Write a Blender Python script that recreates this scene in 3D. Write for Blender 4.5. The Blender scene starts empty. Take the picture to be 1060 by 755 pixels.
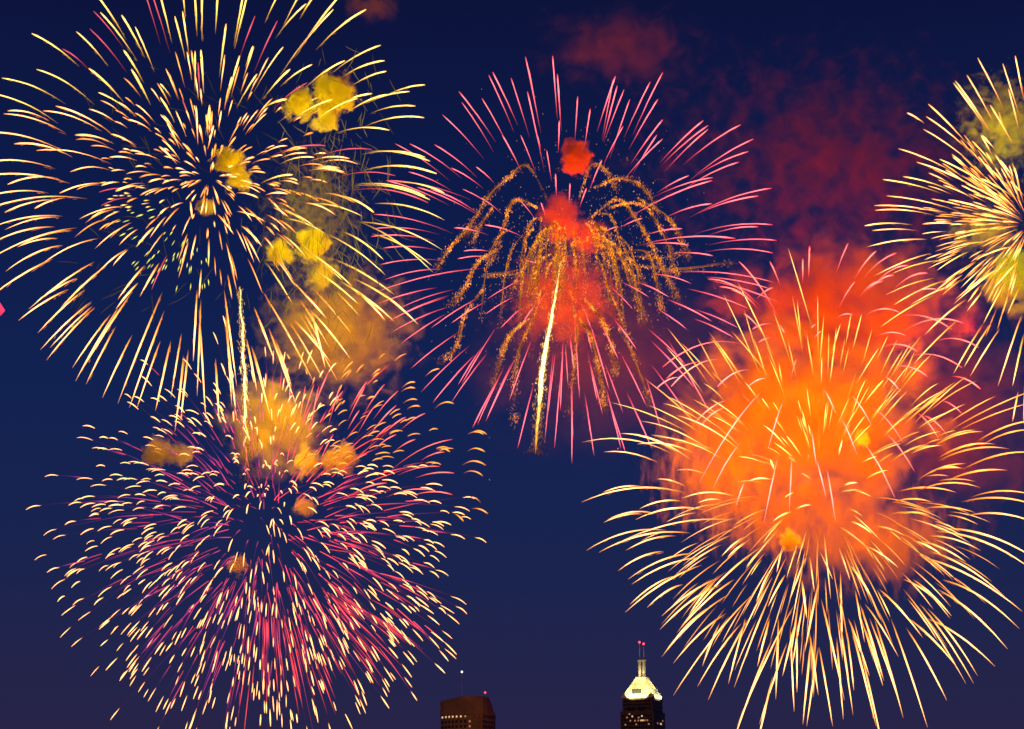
import bpy, bmesh, math, random
from mathutils import Vector, noise
R_ = math.radians
random.seed(7)
S = bpy.context.scene
COL = S.collection

# ------------------------------------------------------------------ camera, sky, exposure
FP = 2000.0                      # focal length in photo pixels (photo is 1060 x 755)
PITCH = R_(15.0)
EYE = Vector((0, 0, 2.0))
cd = bpy.data.cameras.new('camera'); cam = bpy.data.objects.new('camera', cd); COL.objects.link(cam)
cam.location = EYE; cam.rotation_euler = (R_(90) + PITCH, 0, 0)
cd.lens = 36.0 * FP / 1060.0; cd.sensor_width = 36.0
cd.clip_start = 0.5; cd.clip_end = 60000
S.camera = cam
FW = Vector((0, math.cos(PITCH), math.sin(PITCH)))
UP = Vector((0, -math.sin(PITCH), math.cos(PITCH)))
RT = Vector((1, 0, 0))
def at(x, y, D):
    return EYE + D * (FW + (x - 530.0) / FP * RT + (377.5 - y) / FP * UP)

S.view_settings.view_transform = 'Standard'
S.view_settings.look = 'None'
S.view_settings.gamma = 1.0
S.view_settings.exposure = 0.0
S.view_settings.use_curve_mapping = False
cy = S.cycles
cy.filter_width = 1.6
cy.use_denoising = True
try: cy.denoiser = 'OPENIMAGEDENOISE'
except Exception: pass
cy.denoising_prefilter = 'ACCURATE'
cy.max_bounces = 6; cy.transparent_max_bounces = 16
cy.volume_bounces = 1
cy.volume_step_rate = .4; cy.volume_max_steps = 256
cy.sample_clamp_indirect = 2.0; cy.sample_clamp_direct = 12.0

W = bpy.data.worlds.new('World'); S.world = W; W.use_nodes = True
nt = W.node_tree; nt.nodes.clear()
out = nt.nodes.new('ShaderNodeOutputWorld')
sky = nt.nodes.new('ShaderNodeTexSky'); sky.sky_type = 'NISHITA'; sky.sun_disc = False
sky.sun_elevation = R_(-5.0); sky.sun_rotation = R_(200); sky.air_density = 1.0; sky.dust_density = 1.5
bg1 = nt.nodes.new('ShaderNodeBackground'); bg1.inputs['Strength'].default_value = 0.05
nt.links.new(sky.outputs[0], bg1.inputs['Color'])
tc = nt.nodes.new('ShaderNodeTexCoord'); sep = nt.nodes.new('ShaderNodeSeparateXYZ')
nt.links.new(tc.outputs['Generated'], sep.inputs[0])
rp = nt.nodes.new('ShaderNodeValToRGB'); cr = rp.color_ramp
SKY = [(0.0, (.036, .021, .056)), (.075, (.0205, .0175, .064)), (.15, (.0110, .0178, .077)), (.24, (.0058, .0160, .084)), (.33, (.0042, .0115, .070)), (.45, (.0036, .0058, .040)), (1.0, (.002, .004, .02))]
while len(cr.elements) < len(SKY): cr.elements.new(0.5)
for e, (p, c) in zip(cr.elements, SKY): e.position = p; e.color = (*c, 1)
nt.links.new(sep.outputs['Z'], rp.inputs[0])
bg2 = nt.nodes.new('ShaderNodeBackground'); bg2.inputs['Strength'].default_value = 1.0
nt.links.new(rp.outputs[0], bg2.inputs['Color'])
ad = nt.nodes.new('ShaderNodeAddShader')
nt.links.new(bg1.outputs[0], ad.inputs[0]); nt.links.new(bg2.outputs[0], ad.inputs[1])
nt.links.new(ad.outputs[0], out.inputs['Surface'])

sd = bpy.data.lights.new('sun', 'SUN'); sd.energy = 0.16; sd.angle = R_(12); sd.color = (1.0, .55, .28)
sun = bpy.data.objects.new('sun', sd); COL.objects.link(sun)
sun.rotation_euler = (R_(72), 0, R_(-22))          # low warm city glow from behind the camera

# ------------------------------------------------------------------ helpers
def tag(o, label=None, cat=None, group=None, kind=None):
    if label: o['label'] = label
    if cat: o['category'] = cat
    if group: o['group'] = group
    if kind: o['kind'] = kind
    return o
def empty(name, loc):
    o = bpy.data.objects.new(name, None); COL.objects.link(o); o.location = loc
    o.empty_display_size = 5
    return o
def link(name, me, mat=None, parent=None, loc=None):
    o = bpy.data.objects.new(name, me); COL.objects.link(o)
    if mat: me.materials.append(mat)
    if parent: o.parent = parent
    if loc is not None: o.location = loc
    return o
def point_light(name, loc, power, color):
    l = bpy.data.lights.new(name, 'POINT'); l.energy = power; l.color = color; l.shadow_soft_size = 0.0
    o = bpy.data.objects.new(name, l); COL.objects.link(o); o.location = loc
    return o

def mat_new(name):
    m = bpy.data.materials.new(name); m.use_nodes = True
    return m, m.node_tree
def mat_fire(name):
    m, t = mat_new(name); t.nodes.clear()
    o = t.nodes.new('ShaderNodeOutputMaterial'); e = t.nodes.new('ShaderNodeEmission')
    a = t.nodes.new('ShaderNodeAttribute'); a.attribute_type = 'GEOMETRY'; a.attribute_name = 'glow'
    t.links.new(a.outputs['Color'], e.inputs['Color']); e.inputs['Strength'].default_value = 1.0
    t.links.new(e.outputs[0], o.inputs['Surface'])
    m.cycles.emission_sampling = 'NONE'
    return m
FIRE = mat_fire('star_fire_and_smoke_glow')

class Streaks:
    """collects tapered glowing tubes, each vertex with its own heat colour"""
    def __init__(s): s.v = []; s.f = []; s.c = []
    def tube(s, pts, rad, cols, n=4):
        b = len(s.v); N = len(pts)
        t0 = (pts[-1] - pts[0]).normalized() if (pts[-1] - pts[0]).length > 1e-6 else Vector((0, 0, 1))
        ref = Vector((0, 1, 0)) if abs(t0.y) < .8 else Vector((1, 0, 0))
        for i, p in enumerate(pts):
            t = (pts[min(i+1, N-1)] - pts[max(i-1, 0)])
            t = t.normalized() if t.length > 1e-9 else t0
            u = t.cross(ref).normalized(); w = t.cross(u).normalized()
            for k in range(n):
                a = 2*math.pi*k/n + .4
                s.v.append(p + rad[i]*(math.cos(a)*u + math.sin(a)*w)); s.c.append(cols[i])
        for i in range(N-1):
            for k in range(n):
                a = b+i*n+k; c = b+i*n+(k+1) % n
                s.f.append((a, c, c+n, a+n))
        s.f.append(tuple(b+k for k in range(n))[::-1]); s.f.append(tuple(b+(N-1)*n+k for k in range(n)))
    def fleck(s, p, d, L, r, col):
        s.tube([p-d*L*.5, p, p+d*L*.5], [r*.25, r, r*.25], [col]*3, 3)
    def build(s, name, parent, origin):
        me = bpy.data.meshes.new(name)
        me.from_pydata([v-origin for v in s.v], [], s.f); me.update()
        at_ = me.color_attributes.new('glow', 'FLOAT_COLOR', 'POINT')
        flat = []
        for c in s.c: flat += [c[0], c[1], c[2], 1.0]
        at_.data.foreach_set('color', flat)
        return link(name, me, FIRE, parent)

def lerp(a, b, t): return a + (b-a)*t
def lerp3(a, b, t): return tuple(a[i]+(b[i]-a[i])*t for i in range(3))
def grad(stops, t):
    for (p0, c0), (p1, c1) in zip(stops, stops[1:]):
        if t <= p1: return lerp3(c0, c1, (t-p0)/(p1-p0+1e-9))
    return stops[-1][1]
rnd = random.random
def rr(a, b): return random.uniform(a, b)

# colour stops along a trail, 0 = inner end, 1 = outer end
GOLD = [(0, (.45, .12, .015)), (.22, (2.6, .85, .12)), (.55, (5.6, 2.5, .75)), (.85, (5.2, 2.3, .65)), (1, (1.7, .55, .08))]
LEMON = [(0, (.25, .12, .015)), (.25, (1.5, .75, .09)), (.6, (3.4, 2.1, .38)), (.9, (4.2, 2.7, .6)), (1, (1.8, .9, .12))]
PINK = [(0, (.4, .03, .05)), (.2, (1.5, .13, .18)), (.6, (3.5, .48, .58)), (.92, (4.0, .62, .66)), (1, (1.6, .08, .12))]
ROSE = [(0, (.3, .03, .05)), (.3, (.9, .08, .12)), (.7, (1.7, .22, .28)), (1, (1.0, .11, .16))]
AMBER = [(0, (.4, .07, .008)), (.25, (2.0, .5, .04)), (.6, (4.2, 1.45, .22)), (.85, (3.8, 1.3, .18)), (1, (1.0, .24, .02))]
GREEN = [(0, (.3, .3, .02)), (.5, (2.2, 2.1, .30)), (1, (1.0, 1.2, .1))]
RED = [(0, (.8, .04, .03)), (.25, (3.4, .32, .20)), (.7, (5.0, .85, .62)), (.95, (4.0, .45, .38)), (1, (2.4, .12, .12))]

class Burst:
    def __init__(s, cx, cy_, D, Rpx, label, name='firework_burst'):
        s.cx, s.cy, s.D, s.R = cx, cy_, D, Rpx; s.c = at(cx, cy_, D); s.m = D/FP
        s.root = tag(empty(name, s.c), label, 'firework', 'firework bursts in the night sky')
        s.items = []; s.fringe = Streaks()
    def pt(s, x, y, dz):                           # dz in photo pixels towards / away
        return at(x, y, s.D + dz*s.m)
    def depth(s, xi, yi, xo, yo):
        ro = math.hypot(xo-s.cx, yo-s.cy); ri = math.hypot(xi-s.cx, yi-s.cy)
        Rr = max(s.R*rr(.93, 1.04), ro)
        do = math.sqrt(max(0, Rr*Rr-ro*ro)) * random.choice((-1, 1))
        return do*min(1, ri/max(ro, 1)), do
    def streak(s, xi, yi, xo, yo, w=1.0, stops=GOLD, k=.07, dim=1.0, fringe=6, blunt=None, part=True, n=11):
        if xo < 1 or xo > 1059 or yo < 1 or yo > 754:      # runs out of the picture: carry on a little
            L = math.hypot(xo-xi, yo-yi)+1e-6; e = rr(8, 22)
            xo += (xo-xi)/L*e; yo += (yo-yi)/L*e
        di, do = s.depth(xi, yi, xo, yo)
        dx = abs(xo-xi); bul = k*dx*rr(.85, 1.2)*2
        st = Streaks(); pts = []; rad = []; col = []
        if blunt is None: blunt = yo < s.cy+20
        L = math.hypot(xo-xi, yo-yi)
        ph = rr(0, 99)
        for i in range(n):
            t = i/(n-1); mx, my = (xi+xo)/2, (yi+yo)/2 - bul
            x = (1-t)**2*xi + 2*t*(1-t)*mx + t*t*xo
            y = (1-t)**2*yi + 2*t*(1-t)*my + t*t*yo
            pts.append(s.pt(x+rr(-.1, .1), y+rr(-.1, .1), lerp(di, do, t)))
            if blunt: r = .22+.78*min(1, t/.55)**1.2; r *= (1 if t < .95 else .6)
            else: r = math.sin(math.pi*min(1, (.05+t*.95))**.85)**.75 if 0 < t < 1 else .12
            r = max(r, .12)*(.87+.26*noise.noise(Vector((t*5+ph, ph, 0))))
            rad.append(r*w*.72*s.m)
            c = grad(stops, t); f = dim*(.92+.25*noise.noise(Vector((t*9, ph, 3))))
            col.append(tuple(q*f for q in c))
        st.tube(pts, rad, col)
        for _ in range(int(fringe*L/50)):
            t = rr(.08, .92)**1.25; i = min(n-2, int(t*(n-1))); f = t*(n-1)-i
            p = pts[i].lerp(pts[i+1], f); d = (pts[i+1]-pts[i]).normalized()
            off = (RT*rr(-.8, .8)+UP*rr(-1.5, .4))*s.m*w*.95
            c = grad(stops, .2); q = rr(.25, .7)*dim
            s.fringe.fleck(p+off, (d+UP*rr(-.25, .1)).normalized(), rr(3, 9)*s.m, .17*s.m*w, (c[0]*q, c[1]*q*.8, c[2]*q*.7))
        s.items.append((L*w*dim, st) if part else (0, st))
    def finish(s, part='star_trail', rest='spark_shower', most=100):
        s.items.sort(key=lambda q: -q[0])
        big = [q for q in s.items if q[0] > 0][:most]; small = s.items[len(big):]
        for _, st in big: st.build(part, s.root, s.c)
        if s.fringe.v:
            o = s.fringe.build('fringe_sparks', s.root, s.c); o['kind'] = 'stuff'
        if small:
            al = Streaks()
            for _, st in small:
                b = len(al.v); al.v += st.v; al.c += st.c; al.f += [tuple(i+b for i in f) for f in st.f]
            o = al.build(rest, s.root, s.c); o['kind'] = 'stuff'
def parse(txt):
    for w in txt.split():
        a, b = w.rstrip('pgd').split('-'); fl = w[len(w.rstrip('pgd')):]
        xo, yo = map(float, a.split(',')); xi, yi = map(float, b.split(','))
        yield xi, yi, xo, yo, fl

# ------------------------------------------------------------------ ground and towers
def simple_mat(name, col, rough=.7, metal=0, bump=0, scale=1.0, var=.25):
    m, t = mat_new(name); b = t.nodes['Principled BSDF']
    b.inputs['Roughness'].default_value = rough; b.inputs['Metallic'].default_value = metal
    tcn = t.nodes.new('ShaderNodeTexCoord'); n = t.nodes.new('ShaderNodeTexNoise'); n.inputs['Scale'].default_value = scale
    n.inputs['Detail'].default_value = 5
    t.links.new(tcn.outputs['Object'], n.inputs['Vector'])
    r = t.nodes.new('ShaderNodeValToRGB'); r.color_ramp.elements[0].position = .3; r.color_ramp.elements[1].position = .7
    r.color_ramp.elements[0].color = (*[c*(1-var) for c in col], 1); r.color_ramp.elements[1].color = (*[min(1, c*(1+var)) for c in col], 1)
    t.links.new(n.outputs['Fac'], r.inputs[0]); t.links.new(r.outputs[0], b.inputs['Base Color'])
    return m
def emis_mat(name, col, st):
    m, t = mat_new(name); b = t.nodes['Principled BSDF']
    b.inputs['Base Color'].default_value = (*[min(c, 1)*.3 for c in col], 1)
    b.inputs['Emission Color'].default_value = (*col, 1); b.inputs['Emission Strength'].default_value = st
    m.cycles.emission_sampling = 'NONE'
    return m
M_ground = simple_mat('asphalt', (.05, .05, .05), .9, scale=.05)
M_brick = simple_mat('brown_stone', (.19, .125, .09), .8, scale=.08)
M_granite = simple_mat('dark_granite', (.075, .045, .035), .5, scale=.1)
M_glass = simple_mat('window_glass', (.012, .011, .015), .15, scale=.1)
M_void = simple_mat('dark_louver', (.010, .009, .008), .95, scale=.1)
M_crown = simple_mat('crown_cladding', (.66, .62, .40), .5, scale=.15, var=.12)
M_steel = simple_mat('mast_steel', (.30, .27, .22), .45, .3, scale=.3)
M_win = emis_mat('lit_window', (1.0, .62, .28), .95)
M_win2 = emis_mat('lit_window_dim', (1.0, .45, .18), .42)
M_redb = emis_mat('red_beacon', (1.0, .05, .08), 3.6)
M_whb = emis_mat('white_beacon', (.85, .9, 1.0), 3.5)

gm = bpy.data.meshes.new('ground')
gm.from_pydata([(-15000, -3000, 0), (15000, -3000, 0), (15000, 25000, 0), (-15000, 25000, 0)], [], [(0, 1, 2, 3)])
tag(link('ground', gm, M_ground), kind='structure')

def prism_mesh(name, poly, z0, z1, poly2=None):
    poly2 = poly2 or poly; n = len(poly)
    v = [(x, y, z0) for x, y in poly] + [(x, y, z1) for x, y in poly2]
    f = [tuple(range(n))[::-1], tuple(range(n, 2*n))] + [(i, (i+1) % n, n+(i+1) % n, n+i) for i in range(n)]
    me = bpy.data.meshes.new(name); me.from_pydata(v, [], f); me.update()
    return me
def sq(h, cx=0, cy=0, hy=None):
    hy = hy or h
    return [(cx-h, cy-hy), (cx+h, cy-hy), (cx+h, cy+hy), (cx-h, cy+hy)]
def boxes_mesh(name, boxes):
    v = []; f = []
    for (x0, x1, y0, y1, z0, z1) in boxes:
        b = len(v)
        v += [(x0, y0, z0), (x1, y0, z0), (x1, y1, z0), (x0, y1, z0), (x0, y0, z1), (x1, y0, z1), (x1, y1, z1), (x0, y1, z1)]
        f += [tuple(b+i for i in q) for q in ((0, 3, 2, 1), (4, 5, 6, 7), (0, 1, 5, 4), (1, 2, 6, 5), (2, 3, 7, 6), (3, 0, 4, 7))]
    me = bpy.data.meshes.new(name); me.from_pydata(v, [], f); me.update()
    return me
def cyl_mesh(name, r0, r1, z0, z1, n=12, cx=0, cy=0):
    return prism_mesh(name, [(cx+r0*math.cos(2*math.pi*k/n), cy+r0*math.sin(2*math.pi*k/n)) for k in range(n)], z0, z1,
                      [(cx+r1*math.cos(2*math.pi*k/n), cy+r1*math.sin(2*math.pi*k/n)) for k in range(n)])
def ball_mesh(name, r, c):
    bm = bmesh.new(); bmesh.ops.create_icosphere(bm, subdivisions=2, radius=r)
    bmesh.ops.translate(bm, verts=bm.verts, vec=c)
    me = bpy.data.meshes.new(name); bm.to_mesh(me); bm.free(); return me

# the tall tower with the floodlit pyramid crown
DT = 2050.0; mT = DT/FP
def zat(y, D): return at(530, y, D).z
pT = at(665, 720, DT)
tower = empty('office_tower', (pT.x, pT.y, 0)); tower.rotation_euler = (0, 0, R_(-23))
tag(tower, 'dark skyscraper topped by a bright floodlit pyramid crown and twin masts', 'skyscraper')
H = 16.6
zc = zat(724, DT)             # cornice
zs = zat(738, DT)             # setback
link('tower_shaft', prism_mesh('tower_shaft', sq(H), zs, zc), M_granite, tower)
link('lower_shaft', prism_mesh('lower_shaft', sq(H+1.9), 0, zs), M_granite, tower)
nwin = 0; rest_bx = []
fl = 3.9; k = 0; z = zc-3.2
while z > 20:
    hh = H if z > zs+.5 else H+1.9
    if abs(z-zs) < 2.2: z -= fl; continue
    xs = []
    nb = 13
    for i in range(nb):
        a = -hh+1.2+(2*hh-2.4)*i/nb; b = a+(2*hh-2.4)/nb-.55
        xs.append((a, b))
    bx = []
    for a, b in xs:
        bx += [(a, b, -hh-.12, -hh+.2, z-1.1, z+1.0), (a, b, hh-.2, hh+.12, z-1.1, z+1.0), (-hh-.12, -hh+.2, a, b, z-1.1, z+1.0), (hh-.2, hh+.12, a, b, z-1.1, z+1.0)]
    for q_ in range(0, len(bx)):
        if q_ % 4 in (0, 3) and k < 9 and nwin < 100:
            link('window', boxes_mesh('window', [bx[q_]]), M_glass, tower); nwin += 1
        else: rest_bx.append(bx[q_])
    z -= fl; k += 1
link('lower_windows', boxes_mesh('lower_windows', rest_bx), M_glass, tower)['kind'] = 'stuff'
for (u, dz, m) in ((-.45, 741, M_win2), (-.28, 743.5, M_win), (.30, 743.5, M_win), (-.40, 748, M_win2), (.08, 748, M_win2), (.25, 748, M_win), (.36, 748, M_win), (.47, 748, M_win2), (.62, 748, M_win2), (-.05, 752, M_win2), (-.6, 744.5, M_win2), (.1, 745, M_win2), (-.12, 748.2, M_win2), (.7, 752, M_win2), (-.7, 752, M_win2)):
    hh = H+1.9; zz = zat(dz, DT)
    link('lit_window', boxes_mesh('lit_window', [(u*hh-.75, u*hh+.75, -hh-.24, -hh-.05, zz-.7, zz+.8)]), m, tower)
for (u, dz, m) in ((.15, 750.5, M_win), (.30, 750.5, M_win), (-.35, 750.5, M_win2), (.55, 747, M_win2)):
    hh = H+1.9; zz = zat(dz, DT)
    link('lit_window', boxes_mesh('lit_window', [(hh+.05, hh+.24, u*hh-1.2, u*hh+1.2, zz-.8, zz+.8)]), m, tower)
for u in (-.42, .28):     # dark mechanical openings above the setback
    link('louver_recess', boxes_mesh('louver_recess', [(u*H-4.2, u*H+4.2, -H-.3, -H+.1, zat(738.6, DT)+1.2, zat(733.5, DT))]), M_glass, tower)
cz = zat(701, DT)
link('cornice', prism_mesh('cornice', sq(H+.9), zc, zc+3.4), M_crown, tower)
link('crown_roof', prism_mesh('crown_roof', sq(H-.6), zc+3.4, cz, sq(5.2)), M_crown, tower)
for rot in range(4):
    d = link('dormer', boxes_mesh('dormer', [(-7.0, 5.0, -H+1.2, -H+9, zc+3.4, zc+10.0)]), M_crown, tower); d.rotation_euler = (0, 0, rot*math.pi/2)
    g = link('dormer_opening', boxes_mesh('dormer_opening', [(-6.5, 4.5, -H+.9, -H+1.3, zc+4.4, zc+9.6)]), M_void, d)
for s_ in (-1, 1):
    x0 = s_*2.3
    b = link('mast_base', cyl_mesh('mast_base', 1.75, 1.65, cz, zat(683, DT), 14, x0), M_steel, tower)
    link('collar', cyl_mesh('collar', 2.3, 2.3, zat(683.5, DT), zat(682.3, DT), 14, x0), M_steel, b)
    top = zat(664 if s_ < 0 else 666, DT)
    m_ = link('mast', cyl_mesh('mast', .55, .35, zat(682.3, DT), top, 8, x0), M_steel, tower)
    link('beacon', ball_mesh('beacon', 1.15, (x0, 0, top+.9)), M_redb, m_)
# floodlights floating off the cornice ledge, upper ones added to brighten the crown, and lamps at the mast foot
for rot in range(4):
    a = R_(-23)+rot*math.pi/2
    q = Vector((-1.2, -H+4.0, 0)); q.rotate(__import__('mathutils').Euler((0, 0, a)))
    ld = bpy.data.lights.new('floodlight', 'SPOT'); ld.energy = 9000; ld.color = (1.0, .90, .42); ld.spot_size = R_(150); ld.spot_blend = .6; ld.shadow_soft_size = .3
    lo = bpy.data.objects.new('floodlight', ld); COL.objects.link(lo)
    q2 = Vector((0, -H-5.0, 0)); q2.rotate(__import__('mathutils').Euler((0, 0, a)))
    lo.location = Vector((pT.x, pT.y, zc+17)) + q2; lo.rotation_euler = (Vector((pT.x, pT.y, cz-6))-lo.location).to_track_quat('-Z', 'Y').to_euler()
    for off in (-9, 0, 9):
        ld = bpy.data.lights.new('floodlight', 'SPOT'); ld.energy = 26000; ld.color = (1.0, .90, .42); ld.spot_size = R_(115); ld.spot_blend = .6; ld.shadow_soft_size = .3
        lo = bpy.data.objects.new('floodlight', ld); COL.objects.link(lo)
        q = Vector((off, -H-7.0, 0)); q.rotate(__import__('mathutils').Euler((0, 0, a)))
        lo.location = Vector((pT.x, pT.y, zc+2.0)) + q
        tgt = Vector((pT.x, pT.y, zc+11)) + q*0.25
        lo.rotation_euler = (tgt-lo.location).to_track_quat('-Z', 'Y').to_euler()
point_light('mast_lamp', Vector((pT.x-4, pT.y-6, cz+5)), 5200, (1, .75, .38))

# the lower brown tower with the bowed front
DB = 1700.0
pB = at(484.5, 735, DB)
bt = empty('office_tower', (pB.x, pB.y, 0))
tag(bt, 'brown tower with curved face, blank parapet and a row of small lit windows', 'skyscraper')
mB = DB/FP
ztop = zat(721, DB)-1.2
def plan(r=0.0):
    pl = []
    # bowed front with a projecting right bay, chamfered right side, flat back
    for x, y in ((-24.4, -3), (-21, -8.0), (-15, -13.2), (-8, -17.0), (0, -19.2), (8, -19.6), (13.5, -18.4), (18.0, -12.5), (22.0, -4), (24.4, 3), (24.4, 20), (-24.4, 20)):
        L = math.hypot(x, y); pl.append((x*(1+r/L), y*(1+r/L)))
    return pl
pb = plan(); zb = zat(741.5, DB); n_ = len(pb)
pv_ = [(x, y, zb) for x, y in pb]
for x, y in pb:       # sloping right shoulder and lower left end of the roofline
    zz = ztop-max(0, (-5-x)/19)*3.4
    pv_.append((x-(x-16.5)*.72 if x > 16.5 else x, y, zz))
par = bpy.data.meshes.new('parapet_wall')
par.from_pydata(pv_, [], [tuple(range(n_))[::-1], tuple(range(n_, 2*n_))]+[(i, (i+1) % n_, n_+(i+1) % n_, n_+i) for i in range(n_)]); par.update()
link('parapet_wall', par, M_brick, bt)
link('tower_shaft', prism_mesh('tower_shaft', plan(-.5), 0, zat(741.5, DB)), M_brick, bt)
z = zat(743.6, DB); row = 0; nw2 = 0; restv = []; restf = []
pl = plan(-.42)
while z > 25 and row < 30:
    v = []; f = []
    for i in range(9):
        (x0, y0), (x1, y1) = pl[i], pl[i+1]
        L = math.hypot(x1-x0, y1-y0); nn = max(1, round(L/4.0)); dx, dy = (x1-x0)/L, (y1-y0)/L
        nx, ny = dy, -dx
        for j in range(nn):
            a = (j+.22)*L/nn; b = (j+.78)*L/nn
            base = len(v)
            for t, oo, zz in ((a, .12, z-1.0), (b, .12, z-1.0), (b, .12, z+1.0), (a, .12, z+1.0), (a, -.3, z-1.0), (b, -.3, z-1.0), (b, -.3, z+1.0), (a, -.3, z+1.0)):
                v.append((x0+dx*t+nx*oo, y0+dy*t+ny*oo, zz))
            q = [(0, 1, 2, 3), (5, 4, 7, 6), (4, 0, 3, 7), (1, 5, 6, 2), (3, 2, 6, 7), (4, 5, 1, 0)]
            lit = (row == 0 and i < 4 and rnd() < .8) or (row in (1, 2) and i == 4 and j == 0)
            if lit:
                wv = [(x+nx*.1, y+ny*.1, zz*1.0) for x, y, zz in v[base:]]; v = v[:base]
                cx_ = sum(p[0] for p in wv)/8; cy_ = sum(p[1] for p in wv)/8; cz_ = sum(p[2] for p in wv)/8
                wv = [(cx_+(x-cx_)*.62, cy_+(y-cy_)*.62, cz_+(zz-cz_)*.75) for x, y, zz in wv]
                me = bpy.data.meshes.new('lit_window'); me.from_pydata(wv, [], q); me.update()
                link('lit_window', me, M_win if (rnd() < .6 and row == 0) else M_win2, bt)
            elif row < 4 and nw2 < 100:
                wv = v[base:]; v = v[:base]; nw2 += 1
                me = bpy.data.meshes.new('window'); me.from_pydata(wv, [], q); me.update()
                link('window', me, M_glass, bt)
            else:
                f += [tuple(base+t+len(restv) for t in qq) for qq in q]
    restv += v; restf += f
    z -= 4.3; row += 1
me = bpy.data.meshes.new('lower_windows'); me.from_pydata(restv, [], restf); me.update(); link('lower_windows', me, M_glass, bt)['kind'] = 'stuff'
link('roof_plant', prism_mesh('roof_plant', sq(7, 2, 6, 6), ztop-3, ztop+1.2), M_brick, bt)
ax = at(478, 700, DB).x-pB.x
an = link('antenna', cyl_mesh('antenna', .22, .12, ztop-3, zat(696.5, DB), 6, ax, -5), M_steel, bt)
link('white_beacon', ball_mesh('white_beacon', .85, (ax, -5, zat(695.2, DB))), M_whb, an)
bxx = at(502.3, 718, DB).x-pB.x
pole = link('beacon_pole', cyl_mesh('beacon_pole', .2, .2, ztop, zat(719, DB), 6, bxx, -12), M_steel, bt)
link('red_beacon', ball_mesh('red_beacon', .85, (bxx, -12, zat(718, DB))), M_redb, pole)

# ------------------------------------------------------------------ BURST 1: gold, upper left
b1 = Burst(207, 203, 1120, 245, 'large gold firework with long arching trails and scattered yellow smoke puffs')
T1 = """33,35-82,69 65,51-92,72p 92,71-128,106 79,33-112,69 93,30-131,75p 97,12-128,50p 104,13-142,63 103,0-130,40 126,16-150,60 140,28-160,75
38,72-98,109 2,81-68,108 0,102-60,128 4,118-68,138 8,115-50,125 45,115-105,136 58,110-115,138 78,140-118,149 115,139-141,152
0,142-65,156 15,149-75,163 38,156-115,170 102,96-137,118 132,124-156,135 128,52-149,86 136,72-156,109 152,0-166,46p 159,0-176,55p 167,0-178,45
181,17-192,62 189,12-196,60 190,0-192,20 202,0-204,38 209,0-209,42 225,0-223,35 234,25-227,80 202,53-202,95 208,52-211,97 205,65-207,100p
166,87-177,101 166,101-181,127 189,104-200,135p 182,115-193,142 173,127-186,154 203,110-205,150 217,109-213,140 221,130-215,155 229,115-226,135
240,80-233,108 165,152-183,170 168,145-186,165 255,0-243,50 251,0-242,48 286,0-274,24 264,17-248,60p 248,58-235,105 287,22-263,75p 262,48-254,70 308,0-292,30 317,4-285,40
293,49-263,95 266,77-245,112 350,0-305,60 338,17-300,65p 345,10-290,78 323,0-310,20 379,10-327,52 323,67-290,90 300,72-273,102 318,86-282,115p 297,103-273,112
394,47-342,77 357,63-315,92 398,63-353,81 400,74-363,90 353,93-287,128 344,103-298,128 385,97-335,118 370,102-320,130 440,88-398,100 402,98-358,118 424,95-378,108
430,110-383,118 439,122-378,131 403,135-348,138 337,151-280,162p 325,163-290,170 445,167-380,157 385,155-325,164p 440,163-375,160 452,180-375,177 409,182-346,185p
445,207-365,193 440,203-368,191 443,210-366,197p 460,200-410,189 375,224-320,211 387,220-350,202 460,228-387,211 325,234-293,219 399,285-337,242 337,242-292,226
397,269-355,240 448,282-372,230 447,275-385,242 458,259-370,230 365,297-315,258 355,291-325,268 408,305-345,268 417,320-365,288 371,315-323,278 395,322-350,290
303,315-275,271 330,322-298,287 271,255-250,234 263,272-250,240 242,243-225,222 275,230-245,219 295,224-277,205 267,205-245,200 298,201-275,202 303,181-270,190
0,171-57,175 0,184-72,190 8,191-60,185 0,203-50,200 62,200-110,190 0,216-90,206 5,220-60,207 36,216-68,205 0,235-65,224 5,238-62,225 0,250-57,235 18,256-60,247
0,266-80,236 18,256-75,239 6,281-65,254 0,301-55,268 40,276-102,247 30,320-98,271 38,312-80,288 62,320-110,275 98,286-132,258 122,310-150,275 120,320-143,293 145,307-165,272 157,300-173,264p
82,227-128,214 105,213-138,205p 120,198-145,193 103,199-140,197p 141,256-160,235 155,247-172,224 188,274-195,250 199,227-197,208 177,215-190,210
19,332-70,300 39,345-88,300 42,362-95,312 52,360-96,317 48,373-98,318 75,381-115,325 78,395-125,315 89,398-120,338 84,385-137,302 106,412-137,347 122,418-168,303
134,422-170,322 142,422-166,353 161,425-177,353 177,411-188,345 181,447-191,370 187,437-195,362 184,428-190,368 200,374-204,300 204,410-208,310 213,435-206,320 227,438-223,372
245,435-233,330 240,420-234,325 245,400-232,300 266,405-255,350 280,432-260,358 277,420-262,362 307,421-278,340 302,400-285,352 284,373-263,318 325,396-272,302 334,392-300,334 342,375-303,330
349,394-310,325 337,382-322,320 330,352-315,325 363,372-320,320 367,350-325,300 341,360-310,310 372,327-345,300 338,330-310,300 399,332-370,302 408,333-365,300 433,336-390,300"""
for xi, yi, xo, yo, fl_ in parse(T1):
    low = yo > 290
    right = xo > 300
    w = rr(1.25, 1.75) if low else rr(1.0, 1.45)
    if right: w *= .88
    if 'p' in fl_: b1.streak(xi, yi, xo, yo, w*.75, ROSE, .075, rr(.8, 1.1), 3)
    else: b1.streak(xi, yi, xo, yo, w, LEMON if (right and yo < 330) or yo < 110 else GOLD, .075 if not low else .045, rr(.8, 1.1), 9)
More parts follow.
